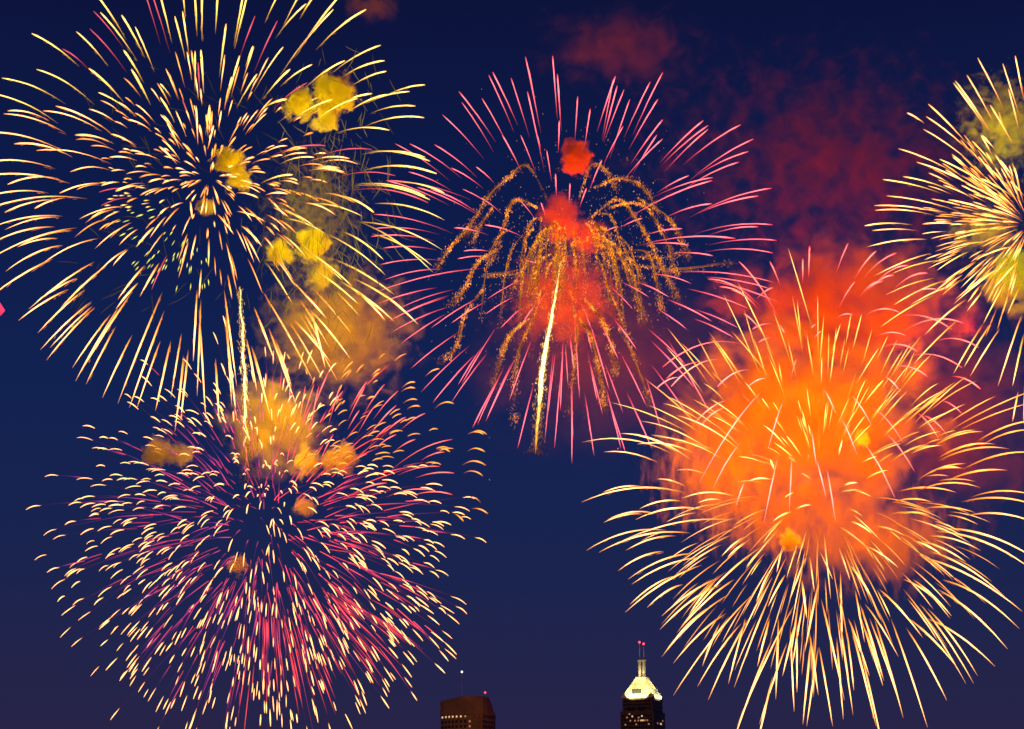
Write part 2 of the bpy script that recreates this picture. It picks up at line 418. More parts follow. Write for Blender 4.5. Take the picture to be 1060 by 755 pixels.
# short inner trails, foreshortened towards the eye
for _ in range(300):
    a = rr(0, 2*math.pi); r0 = rr(6, 115); L = rr(6, 26)*(.5+r0/90)
    if math.sin(a) > .3 and rnd() < .35: continue
    x0 = b1.cx+10+r0*math.cos(a); y0 = b1.cy-18+r0*math.sin(a)*.95
    b1.streak(x0, y0, x0+L*math.cos(a), y0+L*math.sin(a)+abs(L*math.cos(a))*.12, rr(.7, 1.25), AMBER if rnd() < .5 else GOLD, .09, rr(.5, .95), 5, n=8)
for _ in range(75):
    a = R_(rr(78, 200)); r0 = rr(45, 98); L = rr(4, 9)
    x0 = b1.cx+r0*math.cos(a); y0 = b1.cy+r0*math.sin(a)
    b1.streak(x0, y0, x0+L*math.cos(a), y0+L*math.sin(a), rr(.5, .85), GREEN if a < 2.9 else LEMON, .02, rr(.6, 1), 0, part=False, n=5)
st = Streaks()  # smoke threads; the firelight on them is put in as emission colour
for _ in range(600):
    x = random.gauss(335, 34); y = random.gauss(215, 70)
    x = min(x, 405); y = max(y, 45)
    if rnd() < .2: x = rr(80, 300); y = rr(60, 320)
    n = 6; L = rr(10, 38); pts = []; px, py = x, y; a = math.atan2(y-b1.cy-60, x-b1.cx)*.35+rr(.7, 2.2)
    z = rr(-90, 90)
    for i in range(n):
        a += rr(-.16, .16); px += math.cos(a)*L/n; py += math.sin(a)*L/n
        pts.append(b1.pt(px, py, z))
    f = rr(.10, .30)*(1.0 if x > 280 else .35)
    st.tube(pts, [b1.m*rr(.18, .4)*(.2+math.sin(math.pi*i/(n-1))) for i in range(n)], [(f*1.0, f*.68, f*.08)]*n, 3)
o = st.build('emissive_smoke_strands', b1.root, b1.c); o['kind'] = 'stuff'
b1.finish()

# ------------------------------------------------------------------ BURST 2: pink with gold willow, centre
b2 = Burst(583, 262, 1220, 222, 'pink firework with straight needle trails around drooping gold glitter and a red core')
T2 = """544,59-560,138 546,95-563,175 547,70-558,130 572,58-577,124 577,77-581,136 579,125-578,158 598,100-595,148 529,81-548,142 510,75-536,130 506,78-532,137 539,140-555,180 475,95-513,147 478,106-511,158
499,102-528,155 520,140-540,178 458,119-501,165 450,150-494,184 424,149-478,185 409,149-465,187 493,173-512,190 566,156-571,188 556,140-560,155 467,174-500,195 423,178-468,198
637,79-618,137 635,82-623,145 639,89-624,147 646,93-625,148 652,103-631,165 645,131-624,172 623,166-610,197 673,85-646,143 686,75-655,140 681,103-651,155 686,124-653,170 686,144-644,189 680,140-655,180
611,113-605,153 728,125-683,169 733,130-684,172 733,134-688,178 767,129-707,171 780,144-714,187 775,157-720,183 765,168-706,198 713,182-680,200
401,187-487,207 400,187-465,213 387,222-469,242 386,237-455,243 384,245-450,250 397,257-452,259 394,274-458,270 398,290-458,279 388,303-500,278 390,315-452,298 412,320-470,300 402,333-465,306
404,332-463,308 413,340-464,318 479,196-512,215 432,194-497,224 446,196-496,222 470,236-506,244 502,233-542,246 480,260-510,261 474,268-510,266 502,326-533,307 504,310-546,287 540,336-556,313 556,318-567,300
446,340-496,308 467,335-502,313 518,340-541,318 800,233-718,243 785,235-733,244 804,249-733,254 800,262-730,261 761,247-659,255 738,265-693,263 713,254-667,254 706,237-667,244 737,211-688,226
799,195-713,226 785,203-720,222 738,184-675,205 737,187-646,229 665,226-640,237 638,235-621,243 803,293-703,282 800,300-730,287 810,315-733,290 776,320-711,299 737,333-690,310 693,308-660,292
716,294-675,284 672,308-643,292 765,340-718,320 404,345-457,320 415,356-462,325 425,382-475,344 436,406-486,358 448,417-492,367 478,398-513,340 467,417-505,365 474,399-500,358 490,442-520,385
494,440-522,380 489,443-518,388 503,436-535,368 503,436-530,375 536,464-553,396 527,415-551,350 564,456-573,360 567,430-575,363 574,464-582,370 580,425-583,350 588,399-585,353 594,383-590,347 592,480-592,392 593,456-591,392
600,413-594,320 613,365-605,333 624,430-608,365 615,472-605,405 618,415-610,372 645,428-625,374 631,405-610,333 648,470-628,408 643,465-627,400 659,362-635,330 669,420-642,365 675,465-648,405
684,445-668,388 719,440-672,375 720,403-673,352 710,378-670,340 711,341-680,320 760,350-718,330 736,430-690,350 640,372-622,335 616,350-600,310 655,320-630,295 575,180-576,205 590,190-589,215 560,210-566,228 607,195-600,215 536,205-556,230 498,205-520,222 545,270-560,275"""
for xi, yi, xo, yo, fl_ in parse(T2):
    b2.streak(xi, yi, xo, yo, rr(.68, .98), PINK, .05 if yo < 300 else .035, rr(.75, 1.05), 1.2)
b2.finish(rest='short_pink_trails')
# gold glitter branches: each one a drooping rope of sparks
def glitter(b, path, n, spread, name='glitter_branch', big=1.0):
    st = Streaks(); dz = rr(-40, 40)
    P = [Vector((x, y, 0)) for x, y in path]; ph = rr(0, 99)
    def cat(t):
        t *= len(P)-1; j = min(int(t), len(P)-2); f = t-j
        p0 = P[max(j-1, 0)]; p1 = P[j]; p2 = P[j+1]; p3 = P[min(j+2, len(P)-1)]
        return .5*((2*p1)+(p2-p0)*f+(2*p0-5*p1+4*p2-p3)*f*f+(-p0+3*p1-3*p2+p3)*f**3)
    for _ in range(3):       # continuous faint threads of fire
        ox, oy = random.gauss(0, spread*.5), random.gauss(0, spread*.5); a = rr(0, .35); e = rr(.6, 1); N = 16
        st.tube([b.pt(cat(lerp(a, e, i/N)).x+ox+rr(-.5, .5), cat(lerp(a, e, i/N)).y+oy, dz+ox) for i in range(N+1)],
                [b.m*.30*(.15+math.sin(math.pi*i/N)) for i in range(N+1)], [(lambda q: (.75*q, .22*q, .012*q))(rr(.25, 1)) for i in range(N+1)], 3)
    for i in range(n):
        t = rnd()**.9; p = cat(t)
        s_ = spread*(.35+1.2*t)
        q = b.pt(p.x+random.gauss(0, s_), p.y+random.gauss(0, s_), dz+random.gauss(0, s_))
        d = (UP*rr(.5, 1)+RT*rr(-.5, .5)+FW*rr(-.5, .5)).normalized()
        clump = max(.08, .55+1.3*noise.noise(Vector((t*9, ph, 0))))*(1-.6*max(0, t-.6)/.4)
        u = rnd()**2.2; c = lerp3((.85, .18, .01), (3.4, 1.1, .07), u)
        st.fleck(q, d, rr(.6, 2.4)*b.m, rr(.13, .30)*b.m, tuple(k*clump*1.3 for k in c))
    o = st.build(name, b.root, b.c); o['kind'] = 'stuff'; return o
for path, n in (
    (((566, 205), (546, 172), (528, 183), (505, 205), (488, 235), (482, 245)), 240), (((500, 215), (480, 240), (462, 262), (452, 278)), 110),
    (((556, 215), (532, 208), (520, 240), (508, 272)), 210), (((520, 255), (495, 272), (480, 300), (467, 315)), 170), (((510, 215), (497, 235), (488, 252)), 70),
    (((600, 205), (612, 172), (628, 178), (638, 196)), 130), (((615, 195), (642, 185), (665, 193), (682, 220)), 150), (((612, 225), (640, 207), (662, 232), (678, 262), (692, 290), (702, 312)), 330),
    (((630, 215), (665, 212), (688, 245), (700, 285)), 240), (((660, 205), (690, 225), (703, 245), (714, 268)), 130), (((620, 245), (640, 258), (652, 290), (668, 335)), 300),
    (((640, 262), (670, 262), (680, 295), (684, 322)), 170), (((548, 330), (530, 345), (520, 365), (510, 398)), 260), (((560, 300), (552, 330), (538, 360), (532, 400), (534, 440)), 190),
    (((605, 310), (622, 330), (632, 355), (637, 388)), 240), (((600, 330), (612, 350), (620, 385), (626, 425)), 280), (((500, 300), (482, 325), (472, 360), (456, 376)), 170),
    (((590, 300), (597, 340), (594, 380), (590, 430)), 130), (((640, 340), (655, 365), (668, 400), (673, 420)), 60), (((545, 250), (540, 290), (538, 330)), 90), (((625, 290), (640, 320), (650, 350)), 90),
    (((560, 225), (557, 290), (550, 330)), 80), (((500, 286), (525, 284), (545, 280)), 45), (((655, 265), (680, 268), (710, 262)), 40), (((660, 275), (700, 280), (760, 272)), 45)):
    glitter(b2, path, int(n*3.0), 1.7)
for k in range(42):          # the inner drooping canopy
    a = rr(-math.pi, 0); sp = rr(22, 82)
    x0, y0 = 588+rr(-8, 8), 248+rr(-15, 20)
    vx, vy = math.cos(a)*sp*1.25, math.sin(a)*sp*.9
    t0 = rr(.25, .7); t1 = rr(1.1, 1.9)
    pth = [(x0+vx*(1-math.exp(-1.6*t)), y0+vy*(1-math.exp(-1.6*t))+32*t*t) for t in [lerp(t0, t1, q/4) for q in range(5)]]
    glitter(b2, pth, 150, 1.3)
st = Streaks()
for _ in range(1800):       # loose crackle inside the pink shell
    a = rr(0, 6.283); r = abs(random.gauss(0, 1))*55+8
    x = 590+r*math.cos(a)*1.15; y = 275+r*math.sin(a)*1.2
    st.fleck(b2.pt(x, y, rr(-60, 60)), (UP+RT*rr(-.8, .8)).normalized(), rr(.7, 1.8)*b2.m, rr(.12, .28)*b2.m, lerp3((.5, .16, .03), (2.2, 1.0, .15), rnd()**3))
o = st.build('crackle_sparks', b2.root, b2.c); o['kind'] = 'stuff'

# ------------------------------------------------------------------ BURST 3: red with pale tips, lower left
b3 = Burst(276, 560, 1030, 235, 'red and violet firework made of hundreds of short trails with pale yellow tips')
def star3(a, el, Rs, G, sc=1.0):
    d = Vector((math.cos(el)*math.cos(a), math.cos(el)*math.sin(a), math.sin(el)))   # x right, y down, z away
    kk = 1.05
    jx, jy = random.gauss(0, 9), random.gauss(0, 9); ex, ey = random.gauss(0, 7), random.gauss(0, 7)
    def P(t):
        e = (1-math.exp(-kk*t))/(1-math.exp(-kk))
        return (b3.cx+jx+ex*t+d.x*Rs*e, b3.cy-8+jy+ey*t+d.y*Rs*e*(.93 if d.y > 0 else .97)+G*t*t, d.z*Rs*e)
    st = Streaks()
    t3 = rr(.78, .90); t4 = t3+.1; qa, qb = P(t3), P(t4); t4 = t3+.1*min(2.6, rr(8, 17)/max(3, math.hypot(qb[0]-qa[0], qb[1]-qa[1])))
    side = d.x
    x3, y3, z3 = P(t4)
    hazy = x3 > 350 and y3 < 480
    pts = []; rad = []; col = []
    tipc = (4.4, 1.9, .58) if not hazy else (2.1, .7, .09)
    w = rr(.42, .84)*sc
    if rnd() < .62:
        t1 = rr(.26, .72); t2 = min(t3-.03, t1+rr(.06, .22)); n = 8
        viol = (.24, .035, .30) if side < 0 else (.5, .05, .20)
        red = (1.2, .09, .18) if side < .1 else (2.0, .13, .16)
        if hazy: red = (2.2, .17, .07); viol = (.8, .06, .05)
        bright = rr(.4, 1.5)
        for i in range(n):
            t = i/(n-1); x, y, z = P(lerp(t1, t2, t)); pts.append(b3.pt(x, y, z)); rad.append(b3.m*.40*sc*(.3+.7*math.sin(math.pi*(.08+.84*t))))
            col.append(tuple(q*bright for q in lerp3(red, viol, t**1.3)))
        x, y, z = P(t3-.012); pts.append(b3.pt(x, y, z)); rad.append(b3.m*.05); col.append((.12, .012, .02))
    n = 7
    for i in range(n):
        t = i/(n-1); x, y, z = P(lerp(t3, t4, t)); y += (t-.35)**2*5*(abs(d.x)*.8+.3 if d.y < .25 else .25*abs(d.x)); pts.append(b3.pt(x, y, z))
        rad.append(b3.m*.75*w*(.22+.78*math.sin(math.pi*(.10+.82*t))))
        f = .3+.7*math.sin(math.pi*(.15+.7*t)); col.append(tuple(c*f for c in tipc))
    st.tube(pts, rad, col)
    x0, y0, _ = P(t3); L = math.hypot(x3-x0, y3-y0)
    return L, st
NB = 880
for i in range(NB):
    u = 1-2*(i+.5)/NB; a = i*2.399963+rr(-.15, .15); el = math.asin(max(-1, min(1, u)))+rr(-.06, .06)
    Rs = 246*min(1.04, max(.40, random.gauss(.79, .16)))
    G = rr(20, 34)
    b3.items.append(star3(a, el, Rs, G))
for _ in range(85):       # vivid red needles low on the right
    a = R_(rr(28, 100)); r0 = rr(70, 150); L = rr(22, 60)
    x0 = b3.cx+r0*math.cos(a); y0 = b3.cy+8+r0*math.sin(a)*.9
    b3.streak(x0, y0, x0+L*math.cos(a), y0+L*math.sin(a)+2, rr(.45, .75), [(0, (.4, .02, .04)), (.5, (2.4, .17, .22)), (1, (.8, .05, .08))], .03, rr(.5, 1), 0, n=7)
T3 = """430,402-415,406t 432,414-417,418t 435,421-421,424t 470,418-450,423t 501,450-484,450t 466,468-452,466t 502,468-484,467t 503,482-478,482t 500,493-480,490t 388,411-378,415t
366,374-352,392t 364,383-350,396t 394,382-383,392t 393,386-384,394t 391,394-385,398t 389,411-380,415t 357,415-353,420t 343,428-333,438t 300,372-296,366t 318,388-316,380t 326,390-323,400t 354,398-350,408t 372,411-380,410t
504,450-488,448t 455,382-440,390t 430,396-416,402t 487,515-498,521t 505,532-488,527t 480,540-470,532t 
412,405-386,435 410,420-380,455 405,440-383,460 410,450-387,466 430,455-409,467 440,428-415,445 468,455-405,487 460,468-436,477 455,483-412,492 470,490-430,495 468,512-425,514 450,508-400,515 352,400-340,440 380,395-362,425 355,405-338,432
378,400-360,436 398,398-376,430 372,425-360,445 340,385-322,430 330,400-318,460 316,400-308,450 300,395-300,440 345,450-330,480 325,398-312,440 388,420-370,450 420,432-395,452 400,500-360,515 380,470-350,490"""
for xi, yi, xo, yo, fl_ in parse(T3.replace('t ', 'g ').replace('t\n', 'g\n').replace('tt', 'g')):
    if fl_: b3.streak(xi, yi, xo, yo, rr(.8, 1.1), AMBER, .16, .62, 0, n=7)
    else: b3.streak(xi, yi, xo, yo, rr(.6, .9), RED, .08, .60, 0, n=8)
b3.finish(rest='crowded_star_trails')

# ------------------------------------------------------------------ BURST 4: gold and orange, right
b4 = Burst(848, 505, 1080, 240, 'largest gold firework with trails raining down out of glowing orange smoke')
T4 = """603,458-700,472 633,417-720,452 667,392-732,450 672,420-728,450 663,436-740,470 642,449-703,470 656,449-718,478 625,468-681,479 677,452-752,478 680,496-710,504 700,487-738,495 716,413-755,438 745,445-768,465
602,520-712,511 624,510-665,504 662,527-706,519 706,516-763,515 722,521-748,518 629,538-680,532 658,538-730,528 775,498-800,497 660,460-720,470 690,410-760,455 700,430-770,470
607,570-690,549 640,562-765,539 620,572-715,552 648,570-700,555 625,541-665,532 640,591-687,571 650,600-720,573 654,605-725,577 647,634-727,585 652,626-700,596 670,629-707,605 685,638-745,598 683,652-747,605
685,680-755,615 688,676-735,628 697,687-752,635 701,655-790,565 705,650-760,600 713,637-740,603 697,720-780,615 722,711-768,645 733,725-775,640 727,690-745,645 754,708-772,640 760,712-800,610 763,758-800,660 787,758-800,700
747,576-770,556 753,577-773,561 783,623-797,590 763,752-823,625 786,750-815,665 784,690-797,640 803,724-806,640 822,737-818,650 825,717-825,645 833,675-848,600 818,620-835,575 835,640-830,600
843,613-838,575 862,600-848,570 831,750-840,660 835,752-847,670 847,720-838,655 862,752-848,670 874,725-850,620 872,680-870,590 880,601-868,566 883,740-868,635 884,715-877,655 907,752-880,645
895,665-885,610 900,700-878,640 914,710-895,650 930,725-900,640 915,705-890,625 930,680-895,625 903,620-880,585 903,573-868,545 905,580-890,558 804,593-810,565 795,628-813,595 873,745-866,660 810,700-825,640 820,690-832,620
960,753-922,640 980,725-938,650 935,743-905,640 910,758-890,670 1000,708-935,610 1012,700-960,630 1008,708-952,625 1043,672-970,610 1055,651-975,600 1058,633-955,577 1040,618-960,570 1060,575-975,547 1060,588-965,550
1060,541-1000,534 985,638-945,600 972,625-935,600 955,660-910,610 930,588-895,565 903,553-880,540 963,534-930,533 937,555-905,545 1015,570-960,555 1000,582-950,560 975,575-945,560 1030,690-960,640 990,690-940,640
1060,410-980,448 1060,420-990,447 1031,410-980,440 1060,440-1010,458 1060,448-1015,462 1060,473-995,487 1045,465-970,478 1043,487-980,498 1000,480-950,497 1030,460-970,475 1018,447-965,463 1015,505-950,508
990,510-930,509 1060,514-1005,515 1060,525-995,520 1010,531-955,527 965,520-925,520 963,535-920,533 1000,418-955,443 960,460-920,480 925,469-900,488 920,487-895,497 940,404-905,445 1000,390-945,440 985,400-930,445 990,395-940,435 975,405-925,440
816,257-842,345 820,305-832,370 825,310-830,360 749,305-790,395 764,293-803,375 770,320-785,372 757,343-800,395 733,343-772,400 691,340-735,400 722,350-748,400 735,350-775,400 740,352-770,395 737,350-768,400 800,320-820,380
853,325-848,385 835,345-843,395 858,345-857,390 806,375-810,400 870,335-860,370 881,325-875,360 892,325-882,365 903,340-892,380 910,360-885,400 930,350-908,395 935,362-915,395 943,355-920,395 948,362-932,398
890,393-878,440 880,410-865,445 892,400-880,435 905,395-895,420 915,393-893,420 930,400-905,435 850,405-843,430 848,405-850,430 872,455-868,472 830,443-840,465 838,468-835,480 790,440-815,465 780,410-793,428
829,490-840,497 797,475-802,488 892,508-870,510 888,500-873,503 840,523-823,528 893,535-878,527 905,440-885,462 940,430-912,455 920,410-900,440 760,500-790,500 800,540-820,530 690,360-730,410 705,355-745,400 815,350-825,395 780,350-795,395"""
for xi, yi, xo, yo, fl_ in parse(T4):
    up = yo < 430; side = xo > 900 and yo < 540
    w = rr(.95, 1.3) if not up else rr(.75, 1.05)
    sty = AMBER if (side or (up and rnd() < .5)) else GOLD
    if up: b4.streak(xi, yi, xo, yo, w, LEMON if rnd() < .45 else AMBER, .04, rr(.8, 1.1), 2, blunt=False)
    else: b4.streak(xi, yi, xo, yo, w*(1.12 if yo > 540 else 1), sty, .085, rr(.8, 1.1), 5, blunt=False)
for _ in range(110):       # inner spokes standing over the smoke
    a = R_(rr(195, 345)) if rnd() < .75 else R_(rr(0, 360)); r0 = rr(25, 135); L = rr(14, 46)*(.5+r0/130)
    x0 = b4.cx+r0*math.cos(a)*1.05; y0 = b4.cy-8+r0*math.sin(a)
    b4.streak(x0, y0, x0+L*math.cos(a), y0+L*math.sin(a), rr(.55, .95), LEMON if rnd() < .5 else AMBER, .07, rr(.7, 1.1), 1, blunt=False, n=8)
for _ in range(130):        # thin secondary trails low in the fan
    a = R_(rr(8, 172)); r0 = rr(40, 165); L = rr(25, 70)
    x0 = b4.cx+r0*math.cos(a); y0 = b4.cy+r0*math.sin(a)
    b4.streak(x0, y0, x0+L*math.cos(a), y0+L*math.sin(a)*1.03+3, rr(.45, .85), AMBER if rnd() < .6 else GOLD, .06, rr(.45, .9), 4, blunt=False, n=8)
b4.finish()

# ------------------------------------------------------------------ BURST 5: red arcs above the orange smoke
b5 = Burst(835, 385, 1000, 185, 'red firework of thin hooked arcs glowing at the top of the orange smoke')
T5 = """686,380-770,357 695,400-745,372 743,400-776,383 733,289-788,318 745,297-783,315 765,271-808,333 797,271-808,297 838,255-837,288 831,268-831,293 878,252-865,285 907,260-884,290 928,262-893,289
885,292-868,320 912,291-890,307 932,324-895,327 883,326-865,330 960,283-925,300 925,285-900,300 914,291-895,303 998,335-930,347 985,341-930,328 1013,360-970,353 996,381-942,369 938,348-905,350 950,364-912,360
724,500-790,404 738,506-767,458 762,524-771,498 718,440-752,415 724,443-752,422 680,402-707,391 795,465-811,414 791,540-806,470 817,528-820,468 845,483-840,445 855,515-845,475 865,540-856,485 887,471-871,433 902,440-882,410
936,460-900,420 947,489-913,445 926,515-895,460 972,455-950,428 980,450-955,430 1015,403-985,390 997,430-975,415 865,428-853,403 930,403-915,390 770,325-792,350 757,300-785,320 779,341-800,336 840,340-846,335 850,343-842,352 812,345-806,335
800,298-783,310 785,355-800,350 775,400-795,392 824,372-818,395 970,300-935,312 940,275-905,295 690,392-730,375 960,390-925,380"""
for xi, yi, xo, yo, fl_ in parse(T5):
    pale = yo > 395 and xo < 935
    b5.streak(xi, yi, xo, yo, rr(.75, 1.05), ([(0, (1, .15, .08)), (.5, (4.2, 1.3, .85)), (1, (3.6, .6, .6))] if pale else RED), .13, rr(.8, 1.05), 0, n=12)
b5.finish(rest='small_red_arcs')

# ------------------------------------------------------------------ BURST 6: yellow, right edge
b6 = Burst(1066, 232, 1160, 178, 'pale yellow firework cut by the right edge with dense straight spokes')
T6 = """1012,60-1040,115 1038,66-1055,120 1051,58-1060,105 1001,78-1030,130 989,84-1027,140 987,86-1022,135 961,108-1002,150 959,121-1005,158 939,117-957,128 956,134-1010,173 1025,109-1050,152 1044,92-1055,135
1016,140-1030,155 1006,146-1036,180 930,154-990,180 949,168-1020,200 973,165-1050,210 914,186-976,201 935,183-988,199 918,203-995,220 905,213-980,222 906,218-967,223 1008,201-1045,215 982,207-1040,225
1015,185-1050,205 1046,188-1060,203 1034,165-1050,185 895,234-945,233 903,239-950,239 897,256-960,248 905,286-965,262 922,284-977,269 955,232-996,233 916,306-968,288 925,316-980,290 942,316-993,293
911,339-970,304 970,280-1004,260 979,259-1025,250 1010,269-1050,255 988,248-1030,240 987,315-1045,270 989,310-1040,275 957,347-1000,310 946,377-993,330 987,387-1018,335 998,380-1027,333 1004,390-1035,340
1018,335-1045,285 1043,325-1058,292 1028,300-1055,270 1033,400-1058,325 1048,400-1060,345 1048,437-1054,405 1060,430-1062,380 1020,195-1052,215 1000,190-1040,212 1010,215-1048,226 1005,228-1048,232 1000,240-1045,238 1030,160-1052,195 1020,170-1048,200"""
for xi, yi, xo, yo, fl_ in parse(T6):
    b6.streak(xi, yi, xo, yo, rr(.95, 1.3), GOLD if rnd() < .55 else LEMON, .04, rr(.8, 1.05), 4)
for _ in range(190):
    a = R_(rr(105, 255)); r0 = rr(6, 95)**1.0; L = rr(14, 36)
    x0 = b6.cx+r0*math.cos(a); y0 = b6.cy+r0*math.sin(a)
    b6.streak(x0, y0, x0+L*math.cos(a), y0+L*math.sin(a), rr(.6, 1), AMBER if rnd() < .5 else GOLD, .03, rr(.6, 1), 5)
for _ in range(70):          # the half beyond the frame
    a = R_(rr(-88, 88)); r0 = rr(40, 120); L = rr(30, 65)
    x0 = b6.cx+r0*math.cos(a); y0 = b6.cy+r0*math.sin(a)
    if x0 < 1068: continue
    b6.streak(x0, y0, x0+L*math.cos(a), y0+L*math.sin(a), rr(.9, 1.2), GOLD, .04, 1, 0, part=False, n=7)
b6.finish()

# ------------------------------------------------------------------ rising comets
def comet(path, wid, label, D, stops, n=60, sparks=500, wob=1.0):
    c = at(*path[-1], D); root = tag(empty('comet', c), label, 'firework')
    P = [Vector((x, y, 0)) for x, y in path]; st = Streaks(); m = D/FP
    pts = []; rad = []; col = []
    def cat(t):
        t *= len(P)-1; j = min(int(t), len(P)-2); f = t-j
        p0 = P[max(j-1, 0)]; p1 = P[j]; p2 = P[j+1]; p3 = P[min(j+2, len(P)-1)]
        return .5*((2*p1)+(p2-p0)*f+(2*p0-5*p1+4*p2-p3)*f*f+(-p0+3*p1-3*p2+p3)*f**3)
    for i in range(n):
        t = i/(n-1); p = cat(t)
        pts.append(at(p.x+wob*noise.noise(Vector((t*14, 3, path[0][0]))), p.y, D))
        w = 0
        for (a, wa), (b, wb) in zip(wid, wid[1:]):
            if a <= t <= b: w = lerp(wa, wb, (t-a)/(b-a))
        rad.append(max(.1, w*(.9+.3*noise.noise(Vector((t*16, 9, 1))))) *.5*m); col.append(grad(stops, t))
    st.tube(pts, rad, col, 6); st.build('fire_column', root, c)
    st = Streaks()
    for _ in range(sparks):
        t = rnd(); p = cat(t); g = grad(stops, t); w = 1.2+3.0*t
        q = at(p.x+random.gauss(0, w), p.y+rr(-2, 2), D+random.gauss(0, w)*m)
        f = rr(.12, .7)
        st.fleck(q, (UP+RT*rr(-.3, .3)).normalized(), rr(1, 3.5)*m, rr(.25, .5)*m, (g[0]*f*.6, g[1]*f*.5, g[2]*f*.25))
    o = st.build('falling_sparks', root, c); o['kind'] = 'stuff'
comet([(580, 272), (573, 318), (566, 355), (561, 385), (559, 412), (556, 445), (554, 470)], [(0, .8), (.25, 3.2), (.5, 5.2), (.6, 5.0), (.7, 3.6), (.85, 2.8), (1, .8)],
      'white and gold comet tail rising into the core of the pink firework', 1215,
      [(0, (3, 1.3, .4)), (.2, (5, 3.0, 1.0)), (.6, (5, 3.2, 1.1)), (.72, (2.6, 1.4, .3)), (.9, (1.3, .5, .06)), (1, (.5, .12, .02))], sparks=850, wob=.7)
comet([(248, 298), (250, 330), (252, 360), (253, 395), (254, 430), (254, 455), (255, 475), (256, 500)], [(0, .6), (.15, 2.0), (.3, 2.8), (.45, 2.2), (.6, 3.2), (.72, 2.2), (.85, 1.3), (1, .4)],
      'wavering pale comet trunk standing between the gold and violet fireworks', 1060,
      [(0, (3, 1.8, .6)), (.5, (4.6, 2.9, .95)), (.65, (3.2, 1.6, .3)), (.8, (1.4, .5, .06)), (1, (.3, .07, .01))], sparks=900, wob=3.0)
st = Streaks(); D = 1300
st.tube([at(-4, 321, D), at(-1, 318, D), at(1.2, 322, D), at(0, 327, D)], [.5, 3.2, 2.6, .4], [(.9, .05, .14), (1.3, .07, .2), (1.3, .07, .2), (.8, .05, .12)], 8)
c = at(0, 320, D); tag(st.build('signal_flare', None, Vector((0, 0, 0))), 'small crimson flare glowing alone at the left edge of the sky', 'firework')

# ------------------------------------------------------------------ smoke
def smoke_mat(name, dens, radii, nscale, lo, hi, fall=1.0, color=(.92, .56, .05), stretch=(1, 1, 1), seed=0.0, detail=4, aniso=0):
    m, t = mat_new(name); t.nodes.clear(); L = t.links.new
    o = t.nodes.new('ShaderNodeOutputMaterial'); pv = t.nodes.new('ShaderNodeVolumePrincipled')
    pv.inputs['Color'].default_value = (*color, 1); pv.inputs['Anisotropy'].default_value = aniso
    tcn = t.nodes.new('ShaderNodeTexCoord')
    mp = t.nodes.new('ShaderNodeMapping'); mp.inputs['Scale'].default_value = tuple(1/r for r in radii); L(tcn.outputs['Object'], mp.inputs['Vector'])
    ln = t.nodes.new('ShaderNodeVectorMath'); ln.operation = 'LENGTH'; L(mp.outputs[0], ln.inputs[0])
    mp2 = t.nodes.new('ShaderNodeMapping'); mp2.inputs['Scale'].default_value = stretch; mp2.inputs['Location'].default_value = (seed*37, seed*11, seed*5)
    L(tcn.outputs['Object'], mp2.inputs['Vector'])
    n = t.nodes.new('ShaderNodeTexNoise'); n.inputs['Scale'].default_value = 1/nscale; n.inputs['Detail'].default_value = detail; n.inputs['Roughness'].default_value = .55
    n.inputs['Distortion'].default_value = .6
    L(mp2.outputs[0], n.inputs['Vector'])
    # v = noise + fall*(1-len) - fall*.5, then smoothstep lo..hi
    a = t.nodes.new('ShaderNodeMath'); a.operation = 'MULTIPLY_ADD'; a.inputs[1].default_value = -fall; a.inputs[2].default_value = fall*.6
    L(ln.outputs['Value'], a.inputs[0])
    b = t.nodes.new('ShaderNodeMath'); b.operation = 'ADD'; L(a.outputs[0], b.inputs[0]); L(n.outputs['Fac'], b.inputs[1])
    mr = t.nodes.new('ShaderNodeMapRange'); mr.interpolation_type = 'SMOOTHSTEP'
    mr.inputs['From Min'].default_value = lo; mr.inputs['From Max'].default_value = hi; mr.inputs['To Max'].default_value = dens
    L(b.outputs[0], mr.inputs['Value'])
    # guard: nothing at the rim of the bounding shape
    g = t.nodes.new('ShaderNodeMapRange'); g.inputs['From Min'].default_value = .75; g.inputs['From Max'].default_value = 1.0; g.inputs['To Min'].default_value = 1; g.inputs['To Max'].default_value = 0
    L(ln.outputs['Value'], g.inputs['Value'])
    mm = t.nodes.new('ShaderNodeMath'); mm.operation = 'MULTIPLY'; L(mr.outputs[0], mm.inputs[0]); L(g.outputs[0], mm.inputs[1])
    L(mm.outputs[0], pv.inputs['Density']); L(pv.outputs[0], o.inputs['Volume'])
    return m
def cloud(name, x, y, D, rx, ry, rz, dens, nscale, lo=.45, hi=.75, fall=1.0, label=None, cat=None, kind='stuff', stretch=(1, 1, 1), seed=0., color=(.92, .56, .05), detail=4, tilt=0):
    m = D/FP; radii = (rx*m, rz*m, ry*m)
    bm = bmesh.new(); bmesh.ops.create_icosphere(bm, subdivisions=3, radius=1.03)
    for v in bm.verts: v.co = Vector((v.co.x*radii[0], v.co.y*radii[1], v.co.z*radii[2]))
    me = bpy.data.meshes.new(name); bm.to_mesh(me); bm.free()
    mt = smoke_mat(name, dens, radii, nscale*m, lo, hi, fall, color, stretch, seed, detail)
    o = link(name, me, mt, None, at(x, y, D)); o.rotation_euler = (PITCH*0, R_(tilt), 0)
    tag(o, label, cat, None, kind)
    return o
def puff(x, y, D, r, dens, label, squash=(1, 1, 1), seed=1, color=(.97, .75, .08), lumps=.3):
    rx, ry = r*1.75*squash[0], r*1.75*squash[2]
    o = cloud('smoke_puff', x, y, D, rx, ry, r*1.4, dens*2.4, r*.85, .50, .64, .62, seed=seed*1.7, detail=5, color=color, kind=None, label=label, cat='smoke puff')
    o['group'] = 'smoke puffs of the fireworks'
    return o
K = 1.0e6
